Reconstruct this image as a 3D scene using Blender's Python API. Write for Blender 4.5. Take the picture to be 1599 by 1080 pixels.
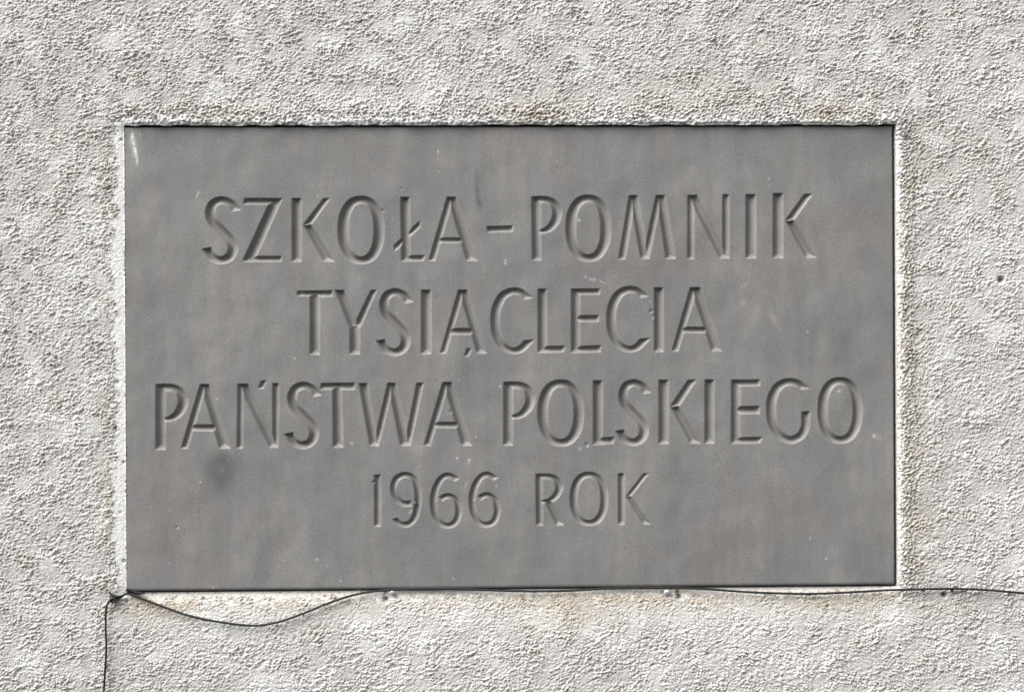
import bpy, math
import numpy as np

# ------------------------------------------------------------------ scene, camera, light
scene = bpy.context.scene
for o in list(bpy.data.objects):
    bpy.data.objects.remove(o)
COL = scene.collection

S = 1.0 / 1200.0            # one unit of the tracing grid in metres (the plaque is 1 m wide)
Z0 = 1.6                    # height of the grid's centre above the ground

CAM_LOC = np.array([-4.31297375e-02, -1.85005316, 1.59923372])
CAM_ROT = (math.pi / 2 + 3.03477529e-04, 4.84954738e-03, -2.15477511e-02)
cam = bpy.data.cameras.new('camera')
cam.lens = 50.0
cam.sensor_width = 36.0
cam.clip_start = 0.05
cam.clip_end = 200.0
cam_ob = bpy.data.objects.new('camera', cam)
cam_ob.location = CAM_LOC
cam_ob.rotation_euler = CAM_ROT
COL.objects.link(cam_ob)
scene.camera = cam_ob

SUN_EL = math.radians(51.0)
SUN_AZ = math.radians(60.0)      # to the viewer's left of the wall's normal
world = bpy.data.worlds.new('World')
scene.world = world
world.use_nodes = True
wn = world.node_tree
wn.nodes.clear()
sky = wn.nodes.new('ShaderNodeTexSky')
sky.sky_type = 'NISHITA'
sky.sun_disc = False
sky.sun_elevation = SUN_EL
sky.sun_rotation = math.pi + SUN_AZ
sky.air_density = 1.0
sky.dust_density = 4.0
sky.ozone_density = 1.0
hs = wn.nodes.new('ShaderNodeHueSaturation')      # thin overcast: the blue is veiled
hs.inputs['Saturation'].default_value = 0.15
bg = wn.nodes.new('ShaderNodeBackground')
bg.inputs['Strength'].default_value = 0.10
wo = wn.nodes.new('ShaderNodeOutputWorld')
wn.links.new(sky.outputs[0], hs.inputs['Color'])
wn.links.new(hs.outputs[0], bg.inputs['Color'])
wn.links.new(bg.outputs[0], wo.inputs['Surface'])

sun = bpy.data.lights.new('sun', 'SUN')
sun.energy = 2.8
sun.angle = math.radians(45.0)
sun.color = (1.0, 0.97, 0.93)
sun_ob = bpy.data.objects.new('sun', sun)
sun_ob.location = (-2.0, -3.0, 5.0)
sun_ob.rotation_euler = (math.pi / 2 - SUN_EL, 0.0, -SUN_AZ)
COL.objects.link(sun_ob)

scene.view_settings.view_transform = 'Standard'
scene.view_settings.look = 'None'
scene.view_settings.exposure = 1.0
scene.view_settings.gamma = 1.0
scene.view_settings.use_curve_mapping = False
scene.render.engine = 'CYCLES'

# ------------------------------------------------------------------ helpers
def eul(rx, ry, rz):
    c, s = math.cos, math.sin
    X = np.array([[1, 0, 0], [0, c(rx), -s(rx)], [0, s(rx), c(rx)]])
    Y = np.array([[c(ry), 0, s(ry)], [0, 1, 0], [-s(ry), 0, c(ry)]])
    Z = np.array([[c(rz), -s(rz), 0], [s(rz), c(rz), 0], [0, 0, 1]])
    return Z @ Y @ X

_R = eul(*CAM_ROT)
_F = 1599 * 50 / 36

def P(a):
    """measurement on the photograph -> position on the wall plane (grid units, u right, v down)"""
    a = np.atleast_2d(np.asarray(a, float))
    d = np.c_[(a[:, 0] - 799.5) / _F, (540 - a[:, 1]) / _F, -np.ones(len(a))] @ _R.T
    t = -CAM_LOC[1] / d[:, 1]
    p = CAM_LOC + d * t[:, None]
    return np.c_[p[:, 0] / S + 800.0, 540.0 - (p[:, 2] - Z0) / S]

def xyz(u, v, h):
    return np.stack([(np.asarray(u) - 800.0) * S, -np.asarray(h) * S, (540.0 - np.asarray(v)) * S], -1)

def link(name, mesh, mat, parent=None):
    ob = bpy.data.objects.new(name, mesh)
    if mat:
        mesh.materials.append(mat)
    COL.objects.link(ob)
    ob.parent = parent
    return ob

def mesh_from(name, verts, quads, attrs=None, smooth=True, tris=None):
    me = bpy.data.meshes.new(name)
    n = len(verts)
    quads = np.asarray(quads, np.int32).reshape(-1, 4)
    me.vertices.add(n)
    me.vertices.foreach_set('co', np.asarray(verts, np.float32).ravel())
    nq = len(quads)
    nt = 0 if tris is None else len(tris)
    loops = quads.ravel()
    starts = np.arange(nq, dtype=np.int32) * 4
    if nt:
        loops = np.concatenate([loops, np.asarray(tris, np.int32).ravel()])
        starts = np.concatenate([starts, nq * 4 + np.arange(nt, dtype=np.int32) * 3])
    me.loops.add(len(loops))
    me.loops.foreach_set('vertex_index', loops.astype(np.int32))
    me.polygons.add(nq + nt)
    me.polygons.foreach_set('loop_start', starts.astype(np.int32))
    me.polygons.foreach_set('use_smooth', np.full(nq + nt, smooth, bool))
    if attrs:
        for k, a in attrs.items():
            at = me.attributes.new(k, 'FLOAT', 'POINT')
            at.data.foreach_set('value', np.asarray(a, np.float32))
    me.update(calc_edges=True)
    return me

def sub(name, verts, quads, attrs=None, smooth=True):
    """mesh of only those vertices the given quads use"""
    used, inv = np.unique(quads.ravel(), return_inverse=True)
    return mesh_from(name, verts[used], inv.reshape(-1, 4),
                     {k: a[used] for k, a in (attrs or {}).items()}, smooth)

def lines(*stops):
    """concatenated grid lines: (start, end, step) segments sharing their ends"""
    out = []
    for a, b, st in stops:
        n = max(1, int(round((b - a) / st)))
        out.append(np.linspace(a, b, n + 1)[:-1])
    out.append(np.array([stops[-1][1]]))
    return np.concatenate(out)

def grow(start, end, step, ratio, top):
    out = [start]
    s = step
    sg = 1 if end > start else -1
    while (end - out[-1]) * sg > s:
        out.append(out[-1] + sg * s)
        s = min(s * ratio, top)
    return np.array(out[1:] + [end])

# periodic filtered noise, 1.25 grid units per cell
NC, CELL = 2048, 1.25
_fx = np.fft.rfftfreq(NC, CELL)[None, :]
_fy = np.fft.fftfreq(NC, CELL)[:, None]

def band(seed, lam, sig=0.45, ang=0.0, stretch=1.0):
    rng = np.random.default_rng(seed)
    w = np.fft.rfft2(rng.standard_normal((NC, NC)).astype(np.float32))
    a = math.radians(ang)
    p = _fx * math.cos(a) + _fy * math.sin(a)
    q = -_fx * math.sin(a) + _fy * math.cos(a)
    f = np.sqrt((p * stretch) ** 2 + (q / stretch) ** 2) + 1e-9
    w *= np.exp(-np.log(f * lam) ** 2 / (2 * sig * sig))
    r = np.fft.irfft2(w, s=(NC, NC))
    return (r / r.std()).astype(np.float32)

def sample(img, u, v):
    x = (u + 700.0) / CELL
    y = (v + 900.0) / CELL
    x0 = np.floor(x).astype(int)
    y0 = np.floor(y).astype(int)
    fx, fy = x - x0, y - y0
    x0 %= NC; y0 %= NC
    x1, y1 = (x0 + 1) % NC, (y0 + 1) % NC
    return ((img[y0, x0] * (1 - fx) + img[y0, x1] * fx) * (1 - fy) +
            (img[y1, x0] * (1 - fx) + img[y1, x1] * fx) * fy)

def sstep(a, b, x):
    t = np.clip((x - a) / (b - a), 0, 1)
    return t * t * (3 - 2 * t)

# ------------------------------------------------------------------ materials
class NT:
    def __init__(self, name):
        self.m = bpy.data.materials.new(name)
        self.m.use_nodes = True
        self.t = self.m.node_tree
        self.t.nodes.clear()
        self.out = self.t.nodes.new('ShaderNodeOutputMaterial')
        self.b = self.t.nodes.new('ShaderNodeBsdfPrincipled')
        self.t.links.new(self.b.outputs[0], self.out.inputs['Surface'])
        self.tc = self.t.nodes.new('ShaderNodeTexCoord')

    def new(self, kind, **kw):
        n = self.t.nodes.new(kind)
        for k, v in kw.items():
            setattr(n, k, v)
        return n

    def ln(self, a, b):
        self.t.links.new(a, b)

    def noise(self, scale, detail=3.0, rough=0.55, stretch=None, rot=0.0):
        mp = self.new('ShaderNodeMapping')
        if stretch:
            mp.inputs['Scale'].default_value = stretch
        mp.inputs['Rotation'].default_value = (0, rot, 0)
        self.ln(self.tc.outputs['Object'], mp.inputs['Vector'])
        n = self.new('ShaderNodeTexNoise')
        n.inputs['Scale'].default_value = scale
        n.inputs['Detail'].default_value = detail
        n.inputs['Roughness'].default_value = rough
        self.ln(mp.outputs[0], n.inputs['Vector'])
        return n.outputs['Fac']

    def remap(self, sock, a, b, c, d):
        r = self.new('ShaderNodeMapRange')
        for i, x in zip((1, 2, 3, 4), (a, b, c, d)):
            r.inputs[i].default_value = x
        self.ln(sock, r.inputs[0])
        return r.outputs[0]

    def attr(self, name):
        a = self.new('ShaderNodeAttribute')
        a.attribute_name = name
        return a.outputs['Fac']

    def mix(self, fac, a, b, mode='MIX'):
        m = self.new('ShaderNodeMix', data_type='RGBA', blend_type=mode)
        for s, v in ((m.inputs['Factor'], fac), (m.inputs['A'], a), (m.inputs['B'], b)):
            if isinstance(v, (int, float)):
                s.default_value = v
            elif isinstance(v, tuple):
                s.default_value = (*v, 1.0)
            else:
                self.ln(v, s)
        return m.outputs['Result']

    def mul(self, a, b):
        m = self.new('ShaderNodeMath', operation='MULTIPLY')
        for i, v in enumerate((a, b)):
            if isinstance(v, (int, float)):
                m.inputs[i].default_value = v
            else:
                self.ln(v, m.inputs[i])
        return m.outputs[0]

    def bump(self, height, dist, strength=1.0, prev=None):
        b = self.new('ShaderNodeBump')
        b.inputs['Distance'].default_value = dist
        b.inputs['Strength'].default_value = strength
        self.ln(height, b.inputs['Height'])
        if prev is not None:
            self.ln(prev, b.inputs['Normal'])
        return b.outputs[0]

def plaster(name, base, pale, stain_col, bumpd):
    n = NT(name)
    big = n.remap(n.noise(5.0, 4), 0.35, 0.68, 0, 1)
    c = n.mix(big, base, pale)
    med = n.remap(n.noise(60.0, 4, 0.6), 0.3, 0.75, 0, 1)
    c = n.mix(n.mul(med, 0.22), c, (base[0] * 0.75, base[1] * 0.73, base[2] * 0.70))
    grain = n.remap(n.noise(700.0, 2, 0.7), 0.25, 0.75, 0.72, 1.22)
    g = n.new('ShaderNodeCombineColor')
    for i in range(3):
        n.ln(grain, g.inputs[i])
    c = n.mix(1.0, c, g.outputs[0], 'MULTIPLY')
    # brown film and grit as it was painted, smeared or washed on
    st = n.mul(n.attr('stain'), n.remap(n.noise(130.0, 4, 0.65), 0.33, 0.62, 0.25, 1.0))
    c = n.mix(st, c, stain_col)
    c = n.mix(n.attr('chalk'), c, (0.86, 0.86, 0.85))
    c = n.mix(n.attr('grit'), c, (0.10, 0.075, 0.055))
    c = n.mix(n.attr('rust'), c, (0.42, 0.13, 0.05))
    n.ln(c, n.b.inputs['Base Color'])
    n.b.inputs['Roughness'].default_value = 0.92
    n.b.inputs['Specular IOR Level'].default_value = 0.2
    f = n.noise(480.0, 5, 0.75)
    far = n.mul(n.attr('far'), n.noise(130.0, 4, 0.7, (0.8, 1, 1.2), 0.4))
    n.ln(n.bump(f, bumpd, 1.0, n.bump(far, 0.006)), n.b.inputs['Normal'])
    return n.m

MAT_WALL = plaster('render_plaster', (0.562, 0.550, 0.526), (0.68, 0.673, 0.657), (0.46, 0.39, 0.295), 0.0014)
MAT_STRIP = plaster('white_mortar', (0.82, 0.815, 0.80), (0.88, 0.88, 0.87), (0.60, 0.52, 0.40), 0.0010)

def stone():
    n = NT('grey_cast_stone')
    a = n.remap(n.noise(7.0, 5, 0.6, (1.5, 1, 0.7), 0.25), 0.33, 0.68, 0, 1)
    c = n.mix(a, (0.184, 0.181, 0.177), (0.272, 0.264, 0.251))
    b = n.remap(n.noise(11.0, 3, 0.5, (1.6, 1, 0.7), 0.5), 0.45, 0.75, 0, 1)
    c = n.mix(n.mul(b, 0.55), c, (0.176, 0.180, 0.194))
    w = n.remap(n.noise(6.0, 3, 0.5), 0.52, 0.78, 0, 1)
    c = n.mix(n.mul(w, 0.5), c, (0.245, 0.218, 0.190))
    streak = n.remap(n.noise(16.0, 4, 0.6, (2.6, 1, 0.42), 0.35), 0.4, 0.72, 0, 1)
    c = n.mix(n.mul(streak, 0.65), c, (0.158, 0.157, 0.160))
    mt = n.remap(n.noise(75.0, 5, 0.65), 0.3, 0.7, 0, 1)
    c = n.mix(n.mul(mt, 0.35), c, (0.165, 0.163, 0.162))
    gr = n.remap(n.noise(420.0, 3, 0.75), 0.32, 0.68, 0.80, 1.20)
    g = n.new('ShaderNodeCombineColor')
    for i in range(3):
        n.ln(gr, g.inputs[i])
    c = n.mix(1.0, c, g.outputs[0], 'MULTIPLY')
    c = n.mix(n.attr('smudge'), c, (0.085, 0.085, 0.088))
    c = n.mix(n.mul(n.attr('film'), n.remap(n.noise(90, 4, 0.7), 0.3, 0.65, 0.2, 1)), c, (0.36, 0.335, 0.30))
    c = n.mix(n.mul(n.attr('cut'), 0.5), c, (0.200, 0.191, 0.176))  # shade put into the colour: carved grooves tinted darker, dimming their bright walls
    c = n.mix(n.mul(n.attr('chalk'), n.remap(n.noise(260, 4, 0.7), 0.36, 0.58, 0.15, 1.0)), c, (0.80, 0.82, 0.84))
    n.ln(c, n.b.inputs['Base Color'])
    n.ln(n.remap(n.noise(30, 4), 0.3, 0.7, 0.48, 0.62), n.b.inputs['Roughness'])
    n.b.inputs['Specular IOR Level'].default_value = 0.45
    h1 = n.bump(n.noise(14.0, 3), 0.001, 0.5)
    h2 = n.bump(n.noise(420.0, 3, 0.7), 0.00016, 1.0, h1)
    n.ln(h2, n.b.inputs['Normal'])
    return n.m

MAT_STONE = stone()

def plain(name, col, rough, metal=0.0, var=0.3, spec=0.5):
    n = NT(name)
    f = n.remap(n.noise(220.0, 4, 0.6), 0.3, 0.7, 0, 1)
    n.ln(n.mix(f, tuple(x * (1 - var) for x in col), tuple(min(1, x * (1 + var)) for x in col)), n.b.inputs['Base Color'])
    n.b.inputs['Roughness'].default_value = rough
    n.b.inputs['Metallic'].default_value = metal
    n.b.inputs['Specular IOR Level'].default_value = spec
    n.ln(n.bump(n.noise(900.0, 2), 0.0002), n.b.inputs['Normal'])
    return n.m

MAT_CABLE = plain('black_rubber', (0.008, 0.008, 0.009), 0.7, 0.0, 0.4)
MAT_STEEL = plain('dull_steel', (0.72, 0.72, 0.70), 0.35, 0.35, 0.25)
MAT_DARKSTEEL = plain('blackened_steel', (0.10, 0.095, 0.09), 0.55, 0.8, 0.35)

# ------------------------------------------------------------------ wall
SL, SR, ST, SB = 195.8, 1395.8, 198.0, 917.6          # plaque outline on the grid
HL, HR, HT, HB = SL - 0.05, SR + 3.6, ST - 1.7, SB + 3.2   # opening in the plaster
F = 1.45
ulines = np.concatenate([grow(-24.0, -2400.0, F, 1.05, 45.0)[::-1],
                         lines((-24.0, HL, F), (HL, HR, F), (HR, 1624.0, F)),
                         grow(1624.0, 4000.0, F, 1.05, 45.0)])
vlines = np.concatenate([grow(-24.0, -1300.0, F, 1.05, 45.0)[::-1],
                         lines((-24.0, HT, F), (HT, HB, F), (HB, 1104.0, F)),
                         grow(1104.0, 2300.0, F, 1.05, 45.0)])
U, V = np.meshgrid(ulines, vlines)
du = np.gradient(ulines)[None, :] * np.ones_like(U)
dv = np.gradient(vlines)[:, None] * np.ones_like(U)
coarse = np.maximum(du, dv)

n22 = band(1, 19, 0.6, -24, 1.15)
n12 = band(2, 8.6, 0.5, -26, 1.6)
n14 = band(15, 14.5, 0.45, -22, 1.55)
n45 = band(16, 48, 0.5, -15, 1.3)
n12b = band(3, 9, 0.45, 28, 1.5)
n7 = band(4, 5.6, 0.4, -30, 1.25)
n5 = band(5, 4.0, 0.30)
n90 = band(6, 110, 0.5)
n60 = band(7, 60, 0.5)
nedge = band(8, 30, 0.6)

g = lambda im: sample(im, U, V)
N22, N12, N12b, N7, N5, N90, N60 = map(g, (n22, n12, n12b, n7, n5, n90, n60))
trowel = sstep(0.1, 1.0, 0.6 * N90 + sstep(900, 1250, U) * sstep(880, 990, V) * 1.6 - 0.25)
A = N12 * (1 - trowel) + N12b * trowel

def grains(cell, seed, u, v):
    """height of rounded sand grains scattered one per cell"""
    rng = np.random.default_rng(seed)
    M = 512
    jx, jy, jr = rng.uniform(.1, .9, (M, M)), rng.uniform(.1, .9, (M, M)), rng.uniform(.55, 1.05, (M, M))
    jz = rng.uniform(.2, 1.0, (M, M))
    x, y = u / cell + 200, v / cell + 200
    xi, yi = np.floor(x).astype(int), np.floor(y).astype(int)
    out = np.zeros_like(u)
    for a in (-1, 0, 1):
        for b in (-1, 0, 1):
            cx, cy = (xi + a) % M, (yi + b) % M
            d2 = ((x - xi - a - jx[cy, cx]) ** 2 + (y - yi - b - jy[cy, cx]) ** 2) / jr[cy, cx] ** 2
            out = np.maximum(out, jz[cy, cx] * np.sqrt(np.clip(1 - d2, 0, 1)))
    return out
GU, GV = U + 1.6 * N7 + 1.6 * N12, V + 1.6 * N5 + 1.6 * N22
GR = grains(7.4, 21, GU, GV)
GF = grains(4.6, 22, GU, GV)

# torn plaster: flat-topped lumps, sharp undercut hollows
def lump(n, k):
    return np.where(n > k, k + (n - k) * 0.45, n)
mod = np.clip(0.95 + 0.36 * N60, 0.30, 1.7)
clump = sstep(-0.9, 1.3, sample(n45, U, V))          # patches of coarse lumps among finer, flatter ones
tex = 0.82 * (0.72 * (1 - 0.45 * clump) * lump(A, 0.3) + 0.70 * clump * lump(sample(n14, U, V), 0.2) + 0.35 * lump(N22, 0.5)
       + 0.48 * lump(N7, 0.6) + 0.36 * N5 + 0.62 * GR + 0.62 * GF) * mod
tex -= 1.3 * sstep(1.3, 2.3, -A) * mod              # a few deeper holes
tex += 0.35 * N90

# distance to the opening and how the render meets the plaque on each side
uc = np.clip(U, HL, HR); vc = np.clip(V, HT, HB)
dist = np.hypot(U - uc, V - vc)
wl = 1 / (uc - HL + 5); wr = 1 / (HR - uc + 5); wt = 1 / (vc - HT + 5); wb = 1 / (HB - vc + 5)
ws = wl + wr + wt + wb
edge_h = (wl * -0.5 + wr * 6.5 + wt * 8.0 + wb * -6.5) / ws
FAR = 4.0
base = FAR + (edge_h - FAR) * np.exp(-dist / 32.0)
base -= 3.5 * np.exp(-(dist / 3.2) ** 2) * (wt * 1.0 + wr * 0.6) / ws

EN = sample(nedge, U, V)
inL = (U < HL) & (V > HT - 6) & (V < HB + 6)
inR = (U > HR) & (V > HT - 8) & (V < HB + 3)
inT = (V < HT) & (U > HL - 4) & (U < HR + 8)
inB = (V > HB) & (U > HL) & (U < HR + 6)
widL = 16.5 + 4.5 * EN + 2.6 * N7 + 4 * np.sin(V / 55.0)
widR = 10 + 3.0 * EN + 2.5 * N7
widT = 13 + 4.0 * EN + 3.0 * N7
widB = 12 + 4.0 * EN + 2.5 * N7
stripL = inL & (HL - U < widL)
stripR = inR & (U - HR < widR) & ~stripL
stripB = inB & (V - HB < widB) & ~stripR
stripT = inT & (HT - V < widT) & ~stripL & ~stripR
amp = np.ones_like(U)
def damp(mask_d, wid, inside, val):
    t = sstep(1.35, 0.8, mask_d / np.maximum(wid, 4)) * inside
    return 1 + (val - 1) * t
amp *= damp(HL - U, widL, inL, 0.10)
amp *= damp(V - HB, widB, inB, 0.28)
amp *= damp(U - HR, widR, inR, 0.85)
amp *= damp(HT - V, widT, inT, 1.0)
amp *= 1 - 0.45 * np.exp(-((V - 958) / 26.0) ** 2) * sstep(190, 240, U) * sstep(1520, 1420, U)      # trowelled band
amp *= np.clip(2.2 / np.maximum(coarse, 2.2), 0, 1) ** 0.8
amp = amp * np.where(inL, sstep(0, 7, HL - U), 1.0)
H = base + tex * amp
# coarser lumps where the plaster was torn off around the edges of the opening
ragged = np.exp(-((dist - 16) / 13.0) ** 2) * (1 - 0.75 * (inB | inL))
H += ragged * (1.1 * lump(N7, 0.2) + 1.6 * GF + 0.7 * N12) * 0.8
# holes: plugs beside the nails, stray pits
pits = [(602, 936, 3.3, 16), (602, 926, 1.9, 8), (1061, 931.5, 3.3, 16), (1059.5, 925, 2.2, 10), (1474, 928, 3.3, 16),
        (1562, 437, 4.0, 13), (1293, 946, 2.4, 6), (184, 597, 2.2, 5), (181, 668, 2.4, 6), (193, 722, 1.8, 5),
        (193.5, 876, 2.2, 7), (188, 800, 1.6, 4), (190, 219, 1.8, 4), (318, 936, 2.4, 5), (33, 570, 2.2, 5),
        (233, 90, 2.5, 5), (1345, 152, 3, 5), (1452, 151, 3, 6), (1105, 1020, 3, 5), (1010, 995, 2.2, 5)]
for (a, b, r, d) in pits:
    (pu, pv), = P((a, b))
    H -= d * np.exp(-((U - pu) ** 2 + (V - pv) ** 2) / (r * r))
# a waist of smooth paler filler round the plug near the first nail
(pu, pv), = P((585, 940))
k = np.exp(-(((U - pu) / 20) ** 2 + ((V - pv) / 9) ** 2) ** 2)
H = H * (1 - 0.75 * k) + (base + 0.5) * 0.75 * k

# wavy plaster lip in the plane of the wall
wob = sample(band(9, 70, 0.7), U * 1.0, np.full_like(U, 100.0))
V2 = V + (0.6 * wob) * np.exp(-np.maximum(HT - V, 0) / 9.0) * inT
V2 = np.where((V == HT) & (U >= HL) & (U <= HR), np.minimum(V + np.clip(0.6 * wob, -1.2, 1.2), ST - 0.4), V2)
wob2 = sample(band(10, 14, 0.7), np.full_like(U, 50.0), V)
U2 = U + 1.1 * wob2 * np.exp(-np.maximum(U - HR, 0) / 5.0) * inR

# colour of the surface itself: brown wash-out, grit, chalk, rust
stain = np.zeros_like(U)
for (a, b, ru, rv, s) in [
        (250, 943, 52, 16, 1.0), (225, 935, 30, 12, .7), (330, 934, 60, 10, .5), (430, 942, 70, 12, .45),
        (540, 940, 50, 13, .5), (700, 938, 60, 12, .45), (810, 940, 60, 13, .6), (880, 945, 45, 26, .9),
        (930, 936, 80, 12, .75), (1015, 934, 40, 12, .85), (1110, 936, 55, 10, .7), (1180, 934, 60, 10, .5),
        (1300, 936, 75, 13, .85), (1370, 934, 40, 10, .6), (840, 180, 45, 15, .75), (1290, 180, 40, 12, .8),
        (370, 180, 50, 12, .45), (1015, 172, 40, 12, .3), (1420, 300, 12, 60, .5), (1410, 400, 14, 80, .6),
        (1415, 560, 16, 90, .7), (1420, 700, 18, 80, .75), (1428, 840, 22, 60, .65), (1440, 240, 25, 30, .35),
        (170, 250, 14, 30, .55), (178, 330, 12, 60, .6), (176, 480, 12, 60, .45), (168, 640, 16, 40, .55),
        (172, 770, 14, 45, .8), (168, 822, 12, 25, .9), (176, 912, 14, 10, .9), (1480, 945, 60, 14, .25),
        (130, 290, 60, 80, .18), (1500, 240, 80, 60, .15), (1060, 150, 60, 30, .2), (640, 130, 40, 30, .12),
        (75, 605, 35, 25, .22), (320, 35, 40, 25, .15), (1090, 330, 1, 1, 0)]:
    (pu, pv), = P((a, b))
    stain = np.maximum(stain, s * np.exp(-(((U - pu) / (1.25 * ru)) ** 2 + ((V - pv) / (1.3 * rv)) ** 2)))
stain = np.maximum(stain, 0.42 * np.exp(-((V - HB) / 22.0) ** 2) * inB)
stain = np.clip(np.where(inB, 1.3, 0.9) * stain * (0.85 + 0.35 * N22) + 0.10 * np.clip(N60 - 0.6, 0, 2) , 0, 0.95)
grit = np.zeros_like(U)
near = np.exp(-((dist - 10) / 12.0) ** 2)
spot = sstep(1.05, 1.8, sample(band(11, 6.5, 0.35), U, V))
grit = np.clip(0.55 * sstep(1.45, 2.5, sample(band(13, 4.6, 0.4), U, V)) * np.clip(0.7 + 0.5 * N60, 0.2, 1.3) + spot * near * (0.55 * inT + 0.65 * inR + 0.5 * inL * (dist > 14) + 0.4 * inB), 0, 0.7)
for (a, b, ru, rv, s) in [(1562, 437, 5, 4, 1.2), (850, 178, 34, 12, .8), (370, 182, 40, 10, .6), (1300, 178, 45, 12, .6), (172, 235, 10, 20, .6), (168, 820, 9, 30, .6)]:
    (pu, pv), = P((a, b))
    grit = np.maximum(grit, s * np.exp(-(((U - pu) / ru) ** 2 + ((V - pv) / rv) ** 2)) * sstep(0.7, 1.5, sample(band(12, 8, 0.4), U, V)))
chalk = 0.55 * sstep(0.55, 1.6, N90) * (dist > 30) * 0.5 + (0.72 + 0.2 * N22) * stripL
rust = np.zeros_like(U)
for (a, b, r) in [(82, 213, 2.4), (1180, 66, 1.8), (1505, 760, 1.8), (60, 322, 1.5)]:
    (pu, pv), = P((a, b))
    rust += np.exp(-((U - pu) ** 2 + (V - pv) ** 2) / (r * r))
rust = np.clip(rust, 0, 0.9)

ny, nx = U.shape
idx = np.arange(ny * nx).reshape(ny, nx)
q = np.stack([idx[:-1, :-1], idx[1:, :-1], idx[1:, 1:], idx[:-1, 1:]], -1)
cu = 0.5 * (ulines[:-1] + ulines[1:])[None, :]
cv = 0.5 * (vlines[:-1] + vlines[1:])[:, None]
hole = (cu > HL) & (cu < HR) & (cv > HT) & (cv < HB)
fm = lambda m: m[:-1, :-1]
WV = xyz(U2, V2, H).reshape(-1, 3)
WA = {'stain': stain.ravel(), 'chalk': chalk.ravel(), 'grit': grit.ravel(), 'rust': rust.ravel(), 'far': sstep(2.0, 5.0, coarse).ravel()}
masks = {'left': fm(stripL) & ~hole, 'right': fm(np.roll(stripR, -1, 1)) & ~hole & (cu > HR),
         'top': fm(stripT) & ~hole & (cv < HT), 'bottom': fm(np.roll(stripB, -1, 0)) & ~hole & (cv > HB)}
allstrip = np.zeros_like(hole)
for m in masks.values():
    allstrip |= m

# reveal of the opening: skirt from the lip to the bed behind the plaque
i0 = np.searchsorted(ulines, HL - 1e-6); i1 = np.searchsorted(ulines, HR - 1e-6)
j0 = np.searchsorted(vlines, HT - 1e-6); j1 = np.searchsorted(vlines, HB - 1e-6)
loop = np.concatenate([idx[j0, i0:i1], idx[j0:j1, i1], idx[j1, i0 + 1:i1 + 1][::-1], idx[j0 + 1:j1 + 1, i0][::-1]])
lv = WV[loop].copy(); lv[:, 1] = 45 * S
nb = len(WV)
WV2 = np.concatenate([WV, lv])
L = len(loop)
sk = np.stack([loop, np.roll(loop, -1), nb + np.roll(np.arange(L), -1), nb + np.arange(L)], -1)
corner = [nb, nb + (i1 - i0), nb + (i1 - i0) + (j1 - j0), nb + 2 * (i1 - i0) + (j1 - j0)]
bed = np.array([[corner[0], corner[3], corner[2], corner[1]]])
WA2 = {k: np.concatenate([a, np.zeros(L)]) for k, a in WA.items()}
wall = link('wall', sub('wall', WV2, np.concatenate([q[~hole & ~allstrip], sk, bed]), WA2, False), MAT_WALL)
wall.location = (0, 0, Z0)
wall['kind'] = 'structure'
wall['label'] = 'rough light grey rendered wall with brown stains around the plaque opening'
for side, lab in (('left', 'smooth bright white mortar strip along the left edge'), ('right', 'gritty pale mortar strip along the right edge'),
                  ('top', 'crumbly white mortar lip along the top edge'), ('bottom', 'thin yellowish white mortar strip along the bottom edge')):
    o = link('mortar_strip', sub('mortar_strip', WV, q[masks[side]], WA), MAT_STRIP, wall)
    o['label'] = lab

def wall_h(u, v):
    """smoothed height of the finished wall at grid points"""
    out = []
    for a, b in zip(np.atleast_1d(u), np.atleast_1d(v)):
        i = np.clip(np.searchsorted(ulines, a), 3, nx - 4); j = np.clip(np.searchsorted(vlines, b), 3, ny - 4)
        out.append(np.percentile(H[j - 2:j + 3, i - 2:i + 3], 80))
    return np.array(out)

# ------------------------------------------------------------------ lettering, traced stroke by stroke
def catmull(p, n=10, closed=False):
    p = np.asarray(p, float)
    e = np.vstack([p[-1], p, p[0], p[1]]) if closed else np.vstack([2 * p[0] - p[1], p, 2 * p[-1] - p[-2]])
    out = []
    for i in range(1, len(e) - 2):
        a, b, c, d = e[i - 1:i + 3]
        for t in np.arange(n) / n:
            out.append(0.5 * (2 * b + (c - a) * t + (2 * a - 5 * b + 4 * c - d) * t * t + (3 * b - a - 3 * c + d) * t ** 3))
    out.append(e[-2])
    return np.array(out)

class Quad:
    def __init__(self, pts):
        p = P(pts)
        ar = np.sum(p[:, 0] * np.roll(p[:, 1], -1) - np.roll(p[:, 0], -1) * p[:, 1])
        self.p = p if ar > 0 else p[::-1]
        self.lo, self.hi = self.p.min(0), self.p.max(0)

    def depth(self, u, v):
        d = np.full(u.shape, 1e9)
        for a, b in zip(self.p, np.roll(self.p, -1, 0)):
            t = b - a
            nrm = np.array([-t[1], t[0]]) / np.hypot(*t)
            d = np.minimum(d, (u - a[0]) * nrm[0] + (v - a[1]) * nrm[1])
        return d

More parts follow.
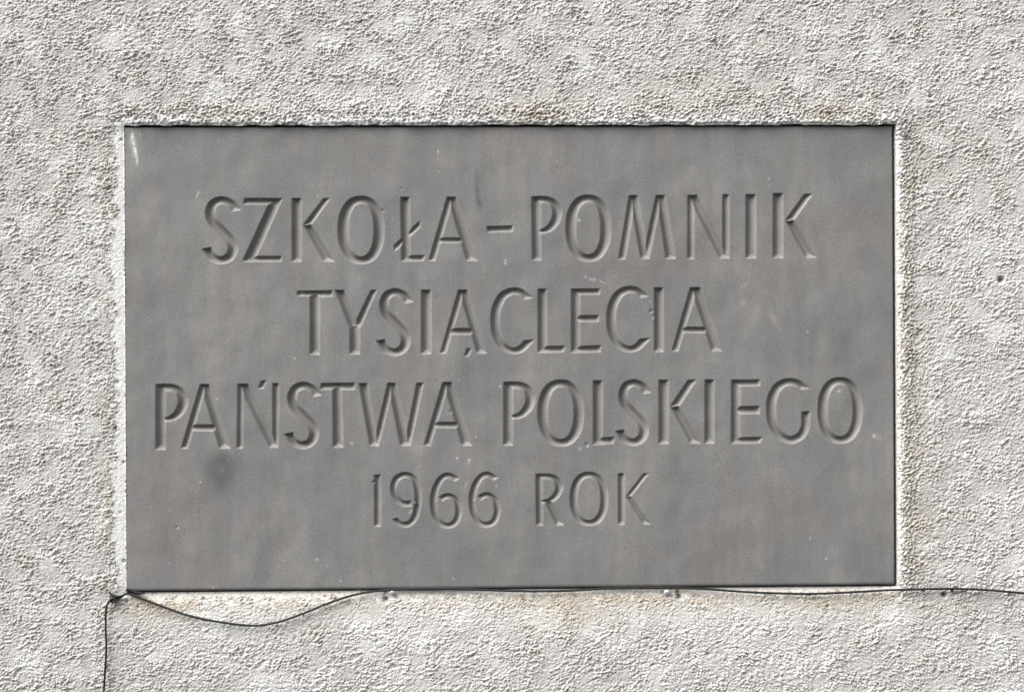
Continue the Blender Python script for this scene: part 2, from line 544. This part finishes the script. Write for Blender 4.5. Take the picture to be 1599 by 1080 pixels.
class Band:
    """curved stroke: centre line x, y, width; optional flat cuts at its ends"""
    def __init__(self, pts, closed=False, cut0=None, cut1=None, n=10):
        a = np.asarray(pts, float)
        c = catmull(a, n, closed)
        self.c = P(c[:, :2]); self.w = c[:, 2]
        self.closed = closed
        if not closed:
            t0 = self.c[0] - self.c[1]; t0 /= np.hypot(*t0)
            t1 = self.c[-1] - self.c[-2]; t1 /= np.hypot(*t1)
            self.caps = []
            for e, t, cut in ((self.c[0], t0, cut0), (self.c[-1], t1, cut1)):
                m = t
                if cut is not None:
                    m = np.array([math.cos(math.radians(cut)), math.sin(math.radians(cut))])
                    if m @ t < 0:
                        m = -m
                self.caps.append((e.copy(), m))
            self.c = np.vstack([self.c[0] + t0 * self.w[0], self.c, self.c[-1] + t1 * self.w[-1]])
            self.w = np.concatenate([[self.w[0]], self.w, [self.w[-1]]])
        self.lo = self.c.min(0) - self.w.max(); self.hi = self.c.max(0) + self.w.max()

    def depth(self, u, v):
        best = np.full(u.shape, -1e9); par = np.zeros(u.shape)
        s = 0.0
        for a, b, wa, wb_ in zip(self.c[:-1], self.c[1:], self.w[:-1], self.w[1:]):
            t = b - a; l2 = t @ t; l = math.sqrt(l2)
            if l < 1e-9:
                continue
            k = np.clip(((u - a[0]) * t[0] + (v - a[1]) * t[1]) / l2, 0, 1)
            d = (wa + (wb_ - wa) * k) / 2 - np.hypot(u - a[0] - t[0] * k, v - a[1] - t[1] * k)
            m = d > best
            best[m] = d[m]; par[m] = s + l * k[m]
            s += l
        if not self.closed:
            for (e, m), dd, w in zip(self.caps, (par, s - par), (self.w[0], self.w[-1])):
                cap = (e[0] - u) * m[0] + (e[1] - v) * m[1]
                best = np.where(dd < 2.6 * w, np.minimum(best, cap), best)
        return best

class Zm:
    """a measuring window: origin on the photograph and enlargement"""
    def __init__(self, ox, oy, k):
        self.o, self.k = (ox, oy), k

    def q(self, *xy):
        a = np.asarray(xy, float).reshape(-1, 2)
        return Quad(a / self.k + self.o)

    def stem(self, x0, x1, y0, y1):
        return self.q(x0, y0, x1, y0, x1, y1, x0, y1)

    def band(self, *xyw, **kw):
        a = np.asarray(xyw, float).reshape(-1, 3).copy()
        a[:, :2] = a[:, :2] / self.k + self.o
        a[:, 2] /= self.k
        return Band(a, **kw)

    def O(self, x0, x1, y0, y1, ws, wt):
        """upright oval: outer box, side and top stroke width"""
        cx, cy = (x0 + x1) / 2, (y0 + y1) / 2
        rx, ry = (x1 - x0 - ws) / 2, (y1 - y0 - wt) / 2
        pts = []
        for i in range(28):
            a = 2 * math.pi * i / 28
            ca, sa = math.cos(a), math.sin(a)
            e = 2 / 2.25
            pts += [cx + rx * math.copysign(abs(ca) ** e, ca), cy + ry * math.copysign(abs(sa) ** e, sa), wt + (ws - wt) * abs(ca) ** 1.3]
        return self.band(*pts, closed=True, n=4)

    def S(self, x0, x1, y0, y1):
        """outline box of an S; proportions from the first S of the inscription"""
        raw = [(345, 245, 66), (304, 190, 62), (232, 163, 57), (165, 190, 64), (140, 258, 72), (162, 335, 76), (232, 408, 78),
               (298, 478, 78), (319, 540, 76), (293, 602, 66), (228, 631, 58), (158, 606, 64), (112, 536, 72)]
        sx, sy = (x1 - x0) / 295.0, (y1 - y0) / 527.0
        pts = []
        for x, y, w in raw:
            pts += [x0 + (x - 80) * sx, y0 + (y - 134) * sy, w * (sx * .5 + sy * .5)]
        return self.band(*pts, cut0=80, cut1=78)

    def C(self, dx, dy):
        raw = [(1018, 146, 52), (972, 104, 46), (912, 95, 46), (850, 126, 54), (808, 200, 60), (795, 295, 61), (808, 390, 60),
               (846, 463, 52), (912, 497, 42), (972, 482, 46), (1026, 424, 52)]
        pts = []
        for x, y, w in raw:
            pts += [x + dx, y + dy, w]
        return self.band(*pts, cut0=78, cut1=85)

    def A(self, tl, tr, yt, bl0, bl1, br0, br1, yb, c0, c1):
        w = tr - tl
        fl = lambda y: (bl0 + (tl - bl0) * (yb - y) / (yb - yt), br1 + (tr - br1) * (yb - y) / (yb - yt))
        xl, _ = fl((c0 + c1) / 2)
        xr = br0 + (tl + w * .1 - br0) * (yb - (c0 + c1) / 2) / (yb - yt)
        inner = bl1 - bl0
        return [self.q(tl, yt, tl + w * .72, yt, bl1, yb, bl0, yb), self.q(tl + w * .05, yt, tr, yt, br1, yb, br0, yb),
                self.q(xl + inner * .55, c0, xr + 16, c0, xr + 22, c1, xl + inner * .45, c1)]

Z1 = Zm(300, 280, 4.997); Z2 = Zm(600, 280, 4.997); Z3 = Zm(870, 280, 3.807); Z4 = Zm(450, 430, 4.703)
Z5 = Zm(770, 430, 4.3216); Z6 = Zm(230, 580, 4.4417); Z7 = Zm(560, 580, 3.9975); Z8 = Zm(920, 580, 3.553); Z9 = Zm(570, 720, 3.476)

def bowl(z, x, y0, xr, y1, k=1.0):
    """bowl of P or R from the stem's left edge x, top y0, right xr, bottom y1"""
    w, h = xr - x, y1 - y0
    def pt(a, b, t):
        return (x + a * w, y0 + b * h, t * k)
    raw = [pt(.10, .088, 50), pt(.34, .085, 50), pt(.55, .11, 54), pt(.74, .22, 66), pt(.835, .44, 74), pt(.77, .66, 66), pt(.60, .84, 52), pt(.40, .925, 38), pt(.16, .945, 28)]
    return z.band(*[c for p in raw for c in p], cut0=0, cut1=0)

LET = []      # (character, strokes, [(mark name, strokes)])
def L_(ch, st, marks=()):
    LET.append((ch, st, list(marks)))

# first line
L_('S', [Z1.S(80, 375, 134, 661)])
L_('Z', [Z1.q(412, 147, 704, 147, 680, 198, 395, 195), Z1.q(618, 147, 706, 147, 482, 642, 392, 642), Z1.q(392, 643, 696, 641, 700, 598, 450, 598)])
L_('K', [Z1.stem(778, 852, 147, 643), Z1.q(1026, 147, 1077, 147, 928, 352, 862, 362), Z1.q(866, 362, 930, 346, 1110, 641, 1026, 641)])
L_('O', [Z1.O(1137, 1500, 130, 661, 82, 58)])
L_('Ł', [Z2.q(126, 138, 198, 138, 204, 640, 134, 640), Z2.q(160, 594, 320, 592, 302, 637, 136, 641)],
   [('slash_mark', [Z2.q(75, 515, 283, 318, 280, 371, 78, 568)])])
L_('A', Z2.A(490, 561, 137, 345, 396, 640, 726, 636, 455, 496))
L_('-', [Z2.q(797, 367, 1005, 360, 1003, 409, 805, 415)])
L_('P', [Z2.q(1148, 135, 1220, 135, 1226, 633, 1155, 633), bowl(Z2, 1150, 132, 1389, 424)])
L_('O', [Z3.O(50, 319, 92, 490, 60, 43)])
L_('M', [Z3.q(428, 95, 468, 95, 404, 476, 364, 476), Z3.q(430, 95, 478, 95, 548, 472, 496, 472), Z3.q(588, 95, 626, 95, 545, 472, 508, 472), Z3.q(592, 94, 642, 94, 706, 473, 646, 473)])
L_('N', [Z3.stem(775, 813, 95, 475), Z3.q(775, 94, 835, 93, 1026, 470, 966, 470), Z3.stem(983, 1023, 90, 470)])
L_('I', [Z3.stem(1121, 1182, 89, 470)])
L_('K', [Z3.stem(1283, 1343, 83, 468), Z3.q(1470, 87, 1518, 87, 1408, 241, 1352, 251), Z3.q(1356, 251, 1408, 238, 1540, 466, 1478, 466)])
# second line
L_('T', [Z4.q(68, 113, 328, 109, 326, 156, 64, 151), Z4.stem(159, 230, 125, 581)])
L_('Y', [Z4.q(340, 107, 412, 107, 528, 386, 454, 392), Z4.q(608, 107, 653, 105, 528, 384, 474, 384), Z4.stem(452, 525, 350, 578)])
L_('S', [Z4.S(650, 914, 94, 592)])
L_('I', [Z4.stem(976, 1049, 105, 577)])
L_('Ą', Z4.A(1250, 1316, 105, 1115, 1157, 1385, 1459, 572, 387, 435), [('tail_mark', [Z4.q(1312, 536, 1347, 536, 1326, 593, 1290, 597)])])
L_('C', [Z5.C(-782, 11)])
L_('L', [Z5.stem(302, 361, 90, 521), Z5.q(330, 477, 488, 474, 475, 518, 302, 521)])
L_('E', [Z5.stem(527, 586, 89, 521), Z5.q(527, 89, 723, 89, 720, 129, 540, 131), Z5.q(556, 270, 716, 267, 712, 312, 556, 314), Z5.q(556, 478, 733, 470, 722, 518, 527, 521)])
L_('C', [Z5.C(0, 0)])
L_('I', [Z5.stem(1087, 1149, 81, 516)])
L_('A', Z5.A(1330, 1401, 80, 1206, 1248, 1475, 1544, 511, 347, 388))
# third line
L_('P', [Z6.stem(57, 126, 87, 541), bowl(Z6, 58, 86, 286, 348, 0.92)])
L_('A', Z6.A(366, 431, 87, 234, 278, 500, 576, 533, 367, 411))
L_('Ń', [Z6.q(627, 85, 664, 85, 662, 532, 622, 532), Z6.q(627, 84, 700, 84, 910, 526, 846, 526), Z6.q(868, 80, 914, 80, 908, 525, 870, 525)],
   [('accent_mark', [Z6.q(790, 64, 828, 61, 806, 117, 766, 119)])])
L_('S', [Z6.S(953, 1206, 71, 537)])
L_('T', [Z6.q(1206, 79, 1444, 77, 1438, 126, 1199, 124), Z6.q(1284, 95, 1346, 95, 1358, 525, 1288, 525)])
L_('W', [Z7.q(0, 72, 55, 72, 127, 464, 70, 464), Z7.q(181, 70, 222, 70, 125, 464, 92, 464), Z7.q(181, 70, 232, 70, 322, 463, 261, 463), Z7.q(362, 70, 406, 70, 323, 463, 286, 463)])
L_('A', Z7.A(525, 584, 65, 407, 447, 645, 708, 462, 314, 351))
L_('P', [Z7.stem(904, 963, 65, 461), bowl(Z7, 905, 63, 1106, 297, 0.82)])
L_('O', [Z7.O(1117, 1406, 50, 466, 63, 45)])
L_('L', [Z8.stem(22, 75, 49, 406), Z8.q(48, 365, 143, 362, 133, 400, 22, 406)])
L_('S', [Z8.S(149, 341, 42, 413)])
L_('K', [Z8.stem(386, 440, 45, 401), Z8.q(549, 45, 596, 45, 500, 191, 447, 198), Z8.q(450, 198, 500, 187, 622, 399, 560, 399)])
L_('I', [Z8.stem(641, 693, 44, 399)])
L_('E', [Z8.stem(788, 838, 45, 400), Z8.q(788, 45, 949, 44, 947, 80, 800, 83), Z8.q(812, 193, 949, 190, 945, 235, 812, 236), Z8.q(812, 365, 963, 362, 946, 397, 788, 400)])
L_('G', [Z8.band(1197, 97, 42, 1158, 66, 40, 1105, 57, 40, 1050, 83, 46, 1016, 145, 52, 1009, 218, 53, 1020, 290, 52, 1058, 353, 46, 1114, 380, 40, 1158, 367, 42, cut0=80),
         Z8.band(1090, 378, 36, 1140, 374, 40, 1178, 350, 44, 1197, 310, 45, 1201, 265, 46, 1202, 221, 46, cut1=88)])
L_('O', [Z8.O(1268, 1517, 31, 399, 54, 40)])
# fourth line
L_('1', [Z9.stem(50, 85, 72, 353), Z9.q(87, 68, 84, 100, 45, 124, 39, 110)])
L_('9', [Z9.band(252, 228, 30, 205, 228, 32, 168, 196, 33, 153, 145, 33, 172, 94, 32, 219, 73, 30, 265, 96, 32, 287, 170, 36, 283, 255, 36, 262, 316, 32, 224, 343, 29, 188, 336, 28, 162, 310, 30, cut0=0, cut1=70)])
six = [500, 100, 30, 458, 77, 29, 420, 88, 31, 386, 140, 34, 371, 212, 36, 380, 288, 35, 410, 335, 31, 450, 349, 28, 490, 328, 31, 508, 275, 34, 498, 218, 32, 464, 189, 28, 432, 191, 28, 410, 206, 28]
L_('6', [Z9.band(*six, cut0=60)])
L_('6', [Z9.band(*[(c + (210 if i % 3 == 0 else (-5 if i % 3 == 1 else 0))) if i % 3 < 2 else c for i, c in enumerate(six)], cut0=60)])
L_('R', [Z9.q(926, 68, 962, 68, 966, 348, 930, 348), bowl(Z9, 928, 67, 1079, 228, 0.55), Z9.q(968, 208, 1012, 208, 1081, 345, 1036, 347)])
L_('O', [Z9.O(1112, 1319, 57, 349, 40, 30)])
L_('K', [Z9.stem(1374, 1408, 65, 343), Z9.q(1512, 65, 1541, 65, 1442, 190, 1414, 193), Z9.q(1415, 192, 1443, 187, 1550, 341, 1508, 341)])

# ------------------------------------------------------------------ plaque
su = lines((SL, SL + 6, 1.0), (SL + 6, SR - 6, 1.2), (SR - 6, SR, 1.0))
sv = lines((ST, ST + 6, 1.0), (ST + 6, 296, 2.2), (296, 418, 0.85), (418, 440, 1.6), (440, 562, 0.85), (562, 584, 1.6), (584, 708, 0.85),
           (708, 730, 1.6), (730, 832, 0.85), (832, SB - 6, 2.0), (SB - 6, SB, 1.0))
PU, PV = np.meshgrid(su, sv)
D = np.zeros_like(PU)
own = np.full(PU.shape, -1)
owners = []
for li, (ch, strokes, marks) in enumerate(LET):
    for mi, sts in [(-1, strokes)] + [(k, m[1]) for k, m in enumerate(marks)]:
        oid = len(owners)
        owners.append((li, mi))
        for st in sts:
            a0, a1 = np.searchsorted(su, [st.lo[0] - 2, st.hi[0] + 2])
            b0, b1 = np.searchsorted(sv, [st.lo[1] - 2, st.hi[1] + 2])
            d = st.depth(PU[b0:b1, a0:a1], PV[b0:b1, a0:a1])
            cur = D[b0:b1, a0:a1]
            m = d > np.maximum(cur, 0)
            cur[m] = d[m]
            own[b0:b1, a0:a1][m] = oid

DEEP = 7.8
G = DEEP * np.tanh(1.4 * D / DEEP)        # steep walls, rounded bed
# worn chisel edges: one light blur of the grooves
k = np.array([1, 2, 1]) / 4.0
Gb = G.copy()
for ax in (0, 1):
    Gb = k[0] * np.roll(Gb, 1, ax) + k[1] * Gb + k[2] * np.roll(Gb, -1, ax)
PH = -Gb
# slightly dished, hand-finished face
PH += 0.22 * sample(n90, PU, PV) + 0.05 * sample(n60, PU * 1.3, PV)
edge = np.minimum.reduce([PU - SL + 3.0, SR - PU, PV - ST, (SB - PV) * 0.6])
r = 3.2
PH -= np.where(edge < r, r - np.sqrt(np.maximum(r * r - (r - edge) ** 2, 0)), 0) * 0.8

chalk2 = np.zeros_like(PU); smudge = np.zeros_like(PU); film = np.zeros_like(PU)
def blob(arr, x, y, rx, ry, s, ang=0.0, p=1.0):
    (pu, pv), = P((x, y))
    R_ = 3.5 * max(rx, ry)
    a0, a1 = np.searchsorted(su, [pu - R_, pu + R_]); b0, b1 = np.searchsorted(sv, [pv - R_, pv + R_])
    x_ = PU[b0:b1, a0:a1] - pu; y_ = PV[b0:b1, a0:a1] - pv
    c, s_ = math.cos(math.radians(ang)), math.sin(math.radians(ang))
    a = x_ * c + y_ * s_; b = -x_ * s_ + y_ * c
    arr[b0:b1, a0:a1] += s * np.exp(-((a / rx) ** 2 + (b / ry) ** 2) ** p)
# limewash splash in the corner
for (x, y, rx, ry, s, an) in [(206.5, 213, 2.6, 7, .75, 5), (207.5, 222, 3.6, 8, .7, -8), (211, 234, 2.2, 8, .95, -12), (213.5, 245, 2, 8, .6, -8), (214, 254, 1.6, 4, .5, 0), (219, 212, 1.2, 6, .25, 0), (208, 240, 3, 10, .2, 0)]:
    blob(chalk2, x, y, rx, ry, s, an)
# chips and specks
chips = [(496, 305, 2), (690, 326, 1.4), (684, 237, 1.6), (904, 344, 1.8), (1200, 279, 1.4), (628, 303, 1.0), (1261, 517, 1.8), (790, 453, 1.8),
         (339, 623, 1.8), (549, 692, 2.0), (781, 603, 1.7), (743, 681, 1.6), (733, 718, 2.3), (732, 722, 1.8), (1310, 610, 2.6), (1365, 680, 3.0),
         (495, 873, 1.8), (532, 906, 2.0), (708, 903, 1.9), (1190, 885, 1.6), (333, 917, 1.6), (640, 800, 2.2), (642, 797, 1.6), (278, 823, 1.5),
         (313, 752, 1.4), (460, 559, 1.9), (620, 488, 1.8), (789, 406, 2.2), (789, 411, 2.0), (915, 432, 2.0), (922, 436, 2.6), (928, 437, 2.2),
         (471, 457, 2.4), (503, 462, 2.6), (714, 715, 1.6), (905, 700, 2.4), (918, 697, 1.8), (1290, 872, 1.5), (1016, 470, 1.4), (770, 240, 1.2),
         (870, 252, 1.2), (365, 868, 1.2), (717, 593, 1.5), (1265, 840, 1.6), (310, 300, 1.2), (778, 445, 1.5), (1020, 498, 1.6), (775, 758, 1.1)]
rng = np.random.default_rng(44)
for (x, y, rr) in chips:
    blob(chalk2, x, y, rr * rng.uniform(.6, 1), rr * rng.uniform(.7, 1.2), rng.uniform(.35, .8), rng.uniform(-40, 40))
for _ in range(260):
    rr = rng.uniform(.6, 1.1)
    blob(chalk2, rng.uniform(205, 1385), rng.uniform(210, 905), rr, rr, rng.uniform(.12, .4))
for _ in range(240):
    rr = rng.uniform(.7, 1.5)
    blob(smudge, rng.uniform(205, 1385), rng.uniform(210, 905), rr, rr, rng.uniform(.2, .6))
# scratches
for (x, y, l, an, s) in [(308, 305, 6, 30, .45), (728, 756, 7, 30, .45), (940, 440, 5, -60, .4)]:
    blob(chalk2, x, y, 0.9, l, s, an)
# round grease mark, drip below the top edge, dark flecks and cloudy patches
for an in range(0, 360, 20):
    a = math.radians(an)
    blob(smudge, 344 + 17 * math.cos(a), 733 + 18 * math.sin(a), 12, 12, .12)
blob(smudge, 350, 716, 16, 8, .2); blob(smudge, 340, 736, 24, 23, .26, 30)
for (x, y, rx, ry, s, an) in [(746, 295, 4.0, 20, .75, 3), (749, 318, 3.6, 8, .7, -6), (743.5, 275, 1.2, 8, .5, 0), (995, 211, 1.3, 1.3, 1.0, 0), (725, 208, 20, 5, .10, 0),
                          (275, 281, 2.6, .8, .5, 15), (263, 304, 2.2, .8, .4, 0), (470, 538, 1.2, 1.2, .8, 0), (575, 535, 1.3, 1.3, .8, 0), (763, 900, 1.3, 1.3, .7, 0),
                          (661, 859, 1.5, 1.5, .7, 0), (825, 797, 1.4, 1.4, .8, 0), (365, 790, 14, 40, .06, 0), (1235, 480, 16, 50, .10, 20), (1260, 560, 14, 60, .12, 12),
                          (1330, 520, 10, 30, .10, 0), (420, 830, 2, 30, .14, 0), (312, 790, 2, 30, .12, 0), (680, 880, 8, 22, .10, 0), (1306, 560, 3, 8, .25, 10),
                          (300, 430, 18, 40, .10, 30), (650, 260, 20, 40, .07, 20), (950, 600, 30, 40, .06, 0), (1130, 840, 20, 30, .07, 0), (720, 470, 14, 50, .06, 0)]:
    blob(smudge, x, y, rx, ry, s, an)
for (x, y, rx, ry, s, an) in [(1180, 488, 10, 22, .45, 20), (1210, 500, 5, 18, .5, -25), (1160, 472, 5, 6, .6, 0), (1195, 460, 20, 12, .25, 0), (747, 285, 2.2, 12, .35, 0),
                          (1110, 570, 40, 20, .15, 0), (1240, 590, 20, 40, .15, 0), (230, 330, 14, 50, .28, 15), (215, 440, 10, 40, .25, 0), (420, 640, 50, 20, .08, 0),
                          (650, 700, 14, 8, .4, 0), (1370, 682, 8, 5, .4, 0), (760, 800, 60, 50, .10, 0), (900, 480, 60, 20, .08, 0), (690, 250, 12, 8, .25, 0)]:
    blob(film, x, y, rx, ry, s, an)
# chips broken out of the carved edges and a few pin holes
for (x, y, rr, d) in [(1017, 486, 3.0, 2.6), (1020, 493, 2.6, 2.0), (704, 642, 2.6, 1.8), (627, 295, 1.6, 1.6), (598, 329, 2.2, 1.8), (916, 694, 3, 1.8), (277, 823, 1.8, 1.8),
                      (495, 306, 1.6, .7), (745, 300, 1.8, .5), (749, 285, 2, .5), (745, 275, 1.2, .6), (1261, 517, 1.6, .8), (503, 462, 3, 1.2), (471, 457, 3, 1.0), (272, 658, 2, 1)]:
    (pu, pv), = P((x, y))
    PH -= 0.55 * d * np.exp(-((PU - pu) ** 2 + (PV - pv) ** 2) / (rr * rr))
for a in (chalk2, smudge, film):
    np.clip(a, 0, 1, out=a)

py, px_ = PU.shape
pid = np.arange(py * px_).reshape(py, px_)
pq = np.stack([pid[:-1, :-1], pid[1:, :-1], pid[1:, 1:], pid[:-1, 1:]], -1)
corn = np.stack([D[:-1, :-1], D[1:, :-1], D[1:, 1:], D[:-1, 1:]], -1)
cown = np.stack([own[:-1, :-1], own[1:, :-1], own[1:, 1:], own[:-1, 1:]], -1)
best = corn.argmax(-1)
fown = np.where(corn.max(-1) > 0.0, np.take_along_axis(cown, best[..., None], -1)[..., 0], -1)

BASE_Z = Z0 + (540 - SB) * S
plaque = bpy.data.objects.new('plaque', None)
plaque.location = (((SL + SR) / 2 - 800) * S, 0, BASE_Z)
COL.objects.link(plaque)
plaque['label'] = 'grey stone plaque with carved Polish inscription set into the rendered wall'
plaque['category'] = 'plaque'
VP = xyz(PU, PV, PH).reshape(-1, 3) + np.array([0, 0, Z0]) - np.array(plaque.location)
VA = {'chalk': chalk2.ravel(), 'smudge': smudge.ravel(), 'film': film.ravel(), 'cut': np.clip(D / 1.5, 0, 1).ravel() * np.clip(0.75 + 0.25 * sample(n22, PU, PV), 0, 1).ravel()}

ring = np.concatenate([pid[0, :-1], pid[:-1, -1], pid[-1, 1:][::-1], pid[1:, 0][::-1]])
rv_ = VP[ring].copy(); rv_[:, 1] = 36 * S
nb = len(VP); L = len(ring)
sk = np.stack([ring, nb + np.arange(L), nb + np.roll(np.arange(L), -1), np.roll(ring, -1)], -1)[:, ::-1]
c4 = [nb, nb + px_ - 1, nb + px_ - 1 + py - 1, nb + 2 * (px_ - 1) + py - 1]
VP2 = np.concatenate([VP, rv_])
VA2 = {k_: np.concatenate([a, np.zeros(L)]) for k_, a in VA.items()}
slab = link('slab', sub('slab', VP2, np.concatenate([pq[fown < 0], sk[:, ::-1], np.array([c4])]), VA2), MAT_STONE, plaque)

names = {c: 'engraved_letter' for c in 'SZKOŁAPMNITYĄCLEŃWGR'}
letter_ob = {}
for oid, (li, mi) in enumerate(owners):
    ch, strokes, marks = LET[li]
    fq = pq[fown == oid]
    if mi < 0:
        nm = 'engraved_digit' if ch.isdigit() else ('engraved_hyphen' if ch == '-' else 'engraved_letter')
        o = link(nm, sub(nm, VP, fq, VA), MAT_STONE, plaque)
        letter_ob[li] = o
        o['label'] = 'carved hyphen between the two words' if ch == '-' else ('carved digit %s' % ch if ch.isdigit() else 'carved capital letter %s' % ch)
    else:
        nm = marks[mi][0]
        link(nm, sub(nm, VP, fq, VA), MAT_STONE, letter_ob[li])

# ------------------------------------------------------------------ cable
def tube(pts, rad, n=9, closed_ends=True):
    p = np.asarray(pts, float)
    t = np.gradient(p, axis=0)
    t /= np.linalg.norm(t, axis=1)[:, None]
    ref = np.array([0, 1.0, 0])
    V_, Q_ = [], []
    rad = np.broadcast_to(rad, (len(p),))
    for i in range(len(p)):
        a = np.cross(t[i], ref)
        if np.linalg.norm(a) < 1e-4:
            a = np.array([1.0, 0, 0])
        a /= np.linalg.norm(a)
        b = np.cross(t[i], a)
        for k_ in range(n):
            an = 2 * math.pi * k_ / n
            V_.append(p[i] + rad[i] * (a * math.cos(an) + b * math.sin(an)))
    for i in range(len(p) - 1):
        for k_ in range(n):
            k2 = (k_ + 1) % n
            Q_.append((i * n + k_, i * n + k2, (i + 1) * n + k2, (i + 1) * n + k_))
    V_.append(p[0]); V_.append(p[-1])
    T_ = [(len(V_) - 2, (k_ + 1) % n, k_) for k_ in range(n)] + [(len(V_) - 1, (len(p) - 1) * n + k_, (len(p) - 1) * n + (k_ + 1) % n) for k_ in range(n)]
    return np.array(V_), np.array(Q_), np.array(T_)

def on_wall(path, rad, lift=0.6, n=8, extra=None):
    c = catmull(path, n)
    uv = P(c)
    h = wall_h(uv[:, 0], uv[:, 1])
    ker = np.hanning(13); ker /= ker.sum()
    h = np.convolve(np.pad(h, 6, 'edge'), ker, 'valid') + rad + lift
    if extra is not None:
        h = h + extra(c[:, 0])
    return xyz(uv[:, 0], uv[:, 1], h)

cable_base = np.array([(176 - 800) * S, 0, Z0 + (540 - 932) * S])
cable = bpy.data.objects.new('cable', None)
cable.location = cable_base
COL.objects.link(cable)
cable['label'] = 'thin black cable sagging along the bottom of the plaque and hanging from its left corner'
cable['category'] = 'cable'
off = np.array([0, 0, Z0]) - cable_base
def cable_part(name, pts, rad):
    v, q_, t_ = tube(pts + off, rad * S)
    return link(name, mesh_from(name, v, q_, None, True, t_), MAT_CABLE, cable)
run = [(180, 930.5), (191, 929), (200, 925.8), (214, 930.5), (250, 943.5), (290, 957.5), (330, 966.5), (370, 972.5), (400, 974.5), (430, 970.5), (470, 957.5), (510, 941.5),
       (545, 930), (580, 923), (615, 920), (660, 918.8), (712, 918.8), (770, 921), (838, 922.5), (900, 921), (950, 918), (1040, 917.2), (1100, 918.8), (1170, 923.5),
       (1250, 926), (1300, 924.8), (1354, 922), (1405, 919), (1475, 916.8), (1520, 918), (1560, 920.6), (1599, 924), (1680, 930), (1800, 934), (2000, 930), (2300, 938)]
cable_part('long_run', on_wall(run, 1.75, 4.0), 1.75)
hang = [(176, 933.5), (171.5, 938), (168.6, 946), (167.4, 960), (167.8, 985), (168.6, 1010), (167.2, 1040), (165.8, 1060), (164.6, 1080), (160, 1150), (165, 1300), (158, 1550)]
cable_part('hanging_run', on_wall(hang, 1.6, 4.0), 1.6)
# tail tucked against the plaque's corner and the knot round the nail
cable_part('tucked_tail', on_wall([(197.5, 919.5), (203, 921.2), (209, 923.4), (216, 925.2), (226, 925.6)], 2.3, 2.2), np.r_[np.linspace(2.4, 2.6, 20), np.linspace(2.6, 1.2, 13)])
kn = []
for i in range(40):
    a = i / 39 * 2 * math.pi * 2.3
    kn.append((176.3 + 3.1 * math.cos(a) + 0.06 * i, 935.5 + 3.0 * math.sin(a)))
kp = xyz(*P(kn).T, wall_h(*P([(176, 935)] * 40).T) + 2.0 + np.linspace(0, 4.5, 40))
cable_part('knot', kp, 1.5)
cable_part('knot_strand', on_wall([(171, 923), (175, 927), (179, 932), (184, 933), (189, 931.5), (193, 929.4)], 1.3, 1.6), 1.3)
cable_part('knot_strand', on_wall([(172, 930), (177, 928.5), (183, 929), (188, 930.5), (194, 928.5)], 1.2, 2.2), 1.2)

# ------------------------------------------------------------------ nails
def lathe(profile, n=18):
    """profile of (radius, outward) pairs, turned about the wall's normal"""
    V_, Q_ = [], []
    for r_, h in profile:
        for k_ in range(n):
            a = 2 * math.pi * k_ / n
            V_.append((r_ * math.cos(a) * S, -h * S, r_ * math.sin(a) * S))
    for i in range(len(profile) - 1):
        for k_ in range(n):
            k2 = (k_ + 1) % n
            Q_.append((i * n + k_, i * n + k2, (i + 1) * n + k2, (i + 1) * n + k_))
    return np.array(V_), np.array(Q_)

def nail(x, y, mat, lab, rh, tilt):
    (pu, pv), = P((x, y))
    h0 = float(wall_h(pu, pv)[0])
    e = bpy.data.objects.new('nail', None)
    e.location = xyz(pu, pv, h0) + np.array([0, 0, Z0])
    e.rotation_euler = tilt
    COL.objects.link(e)
    e['label'] = lab; e['category'] = 'nail'; e['group'] = 'nails holding the cable'
    v, q_ = lathe([(0.01, -10), (1.5, -7), (1.5, 3.2)], 12)
    link('shank', mesh_from('shank', v, q_), mat, e)
    v, q_ = lathe([(0.02, 3.0), (rh * .9, 3.0), (rh, 3.6), (rh, 4.4), (rh * .85, 5.4), (rh * .5, 6.1), (0.02, 6.3)])
    link('head', mesh_from('head', v, q_), mat, e)

nail(612.5, 924, MAT_STEEL, 'round pale nail head under the cable beside a drilled hole, left of centre', 4.8, (0.35, 0, 0.1))
nail(1041.5, 923.5, MAT_STEEL, 'shiny steel nail head below the cable, right of centre', 4.8, (0.3, 0, -0.1))
nail(1484, 918, MAT_DARKSTEEL, 'small dull grey nail holding the cable right of the plaque', 3.0, (0.2, 0, 0))
nail(176, 932, MAT_DARKSTEEL, 'dark nail inside the cable knot at the lower left plaque corner', 3.0, (0.2, 0, 0))
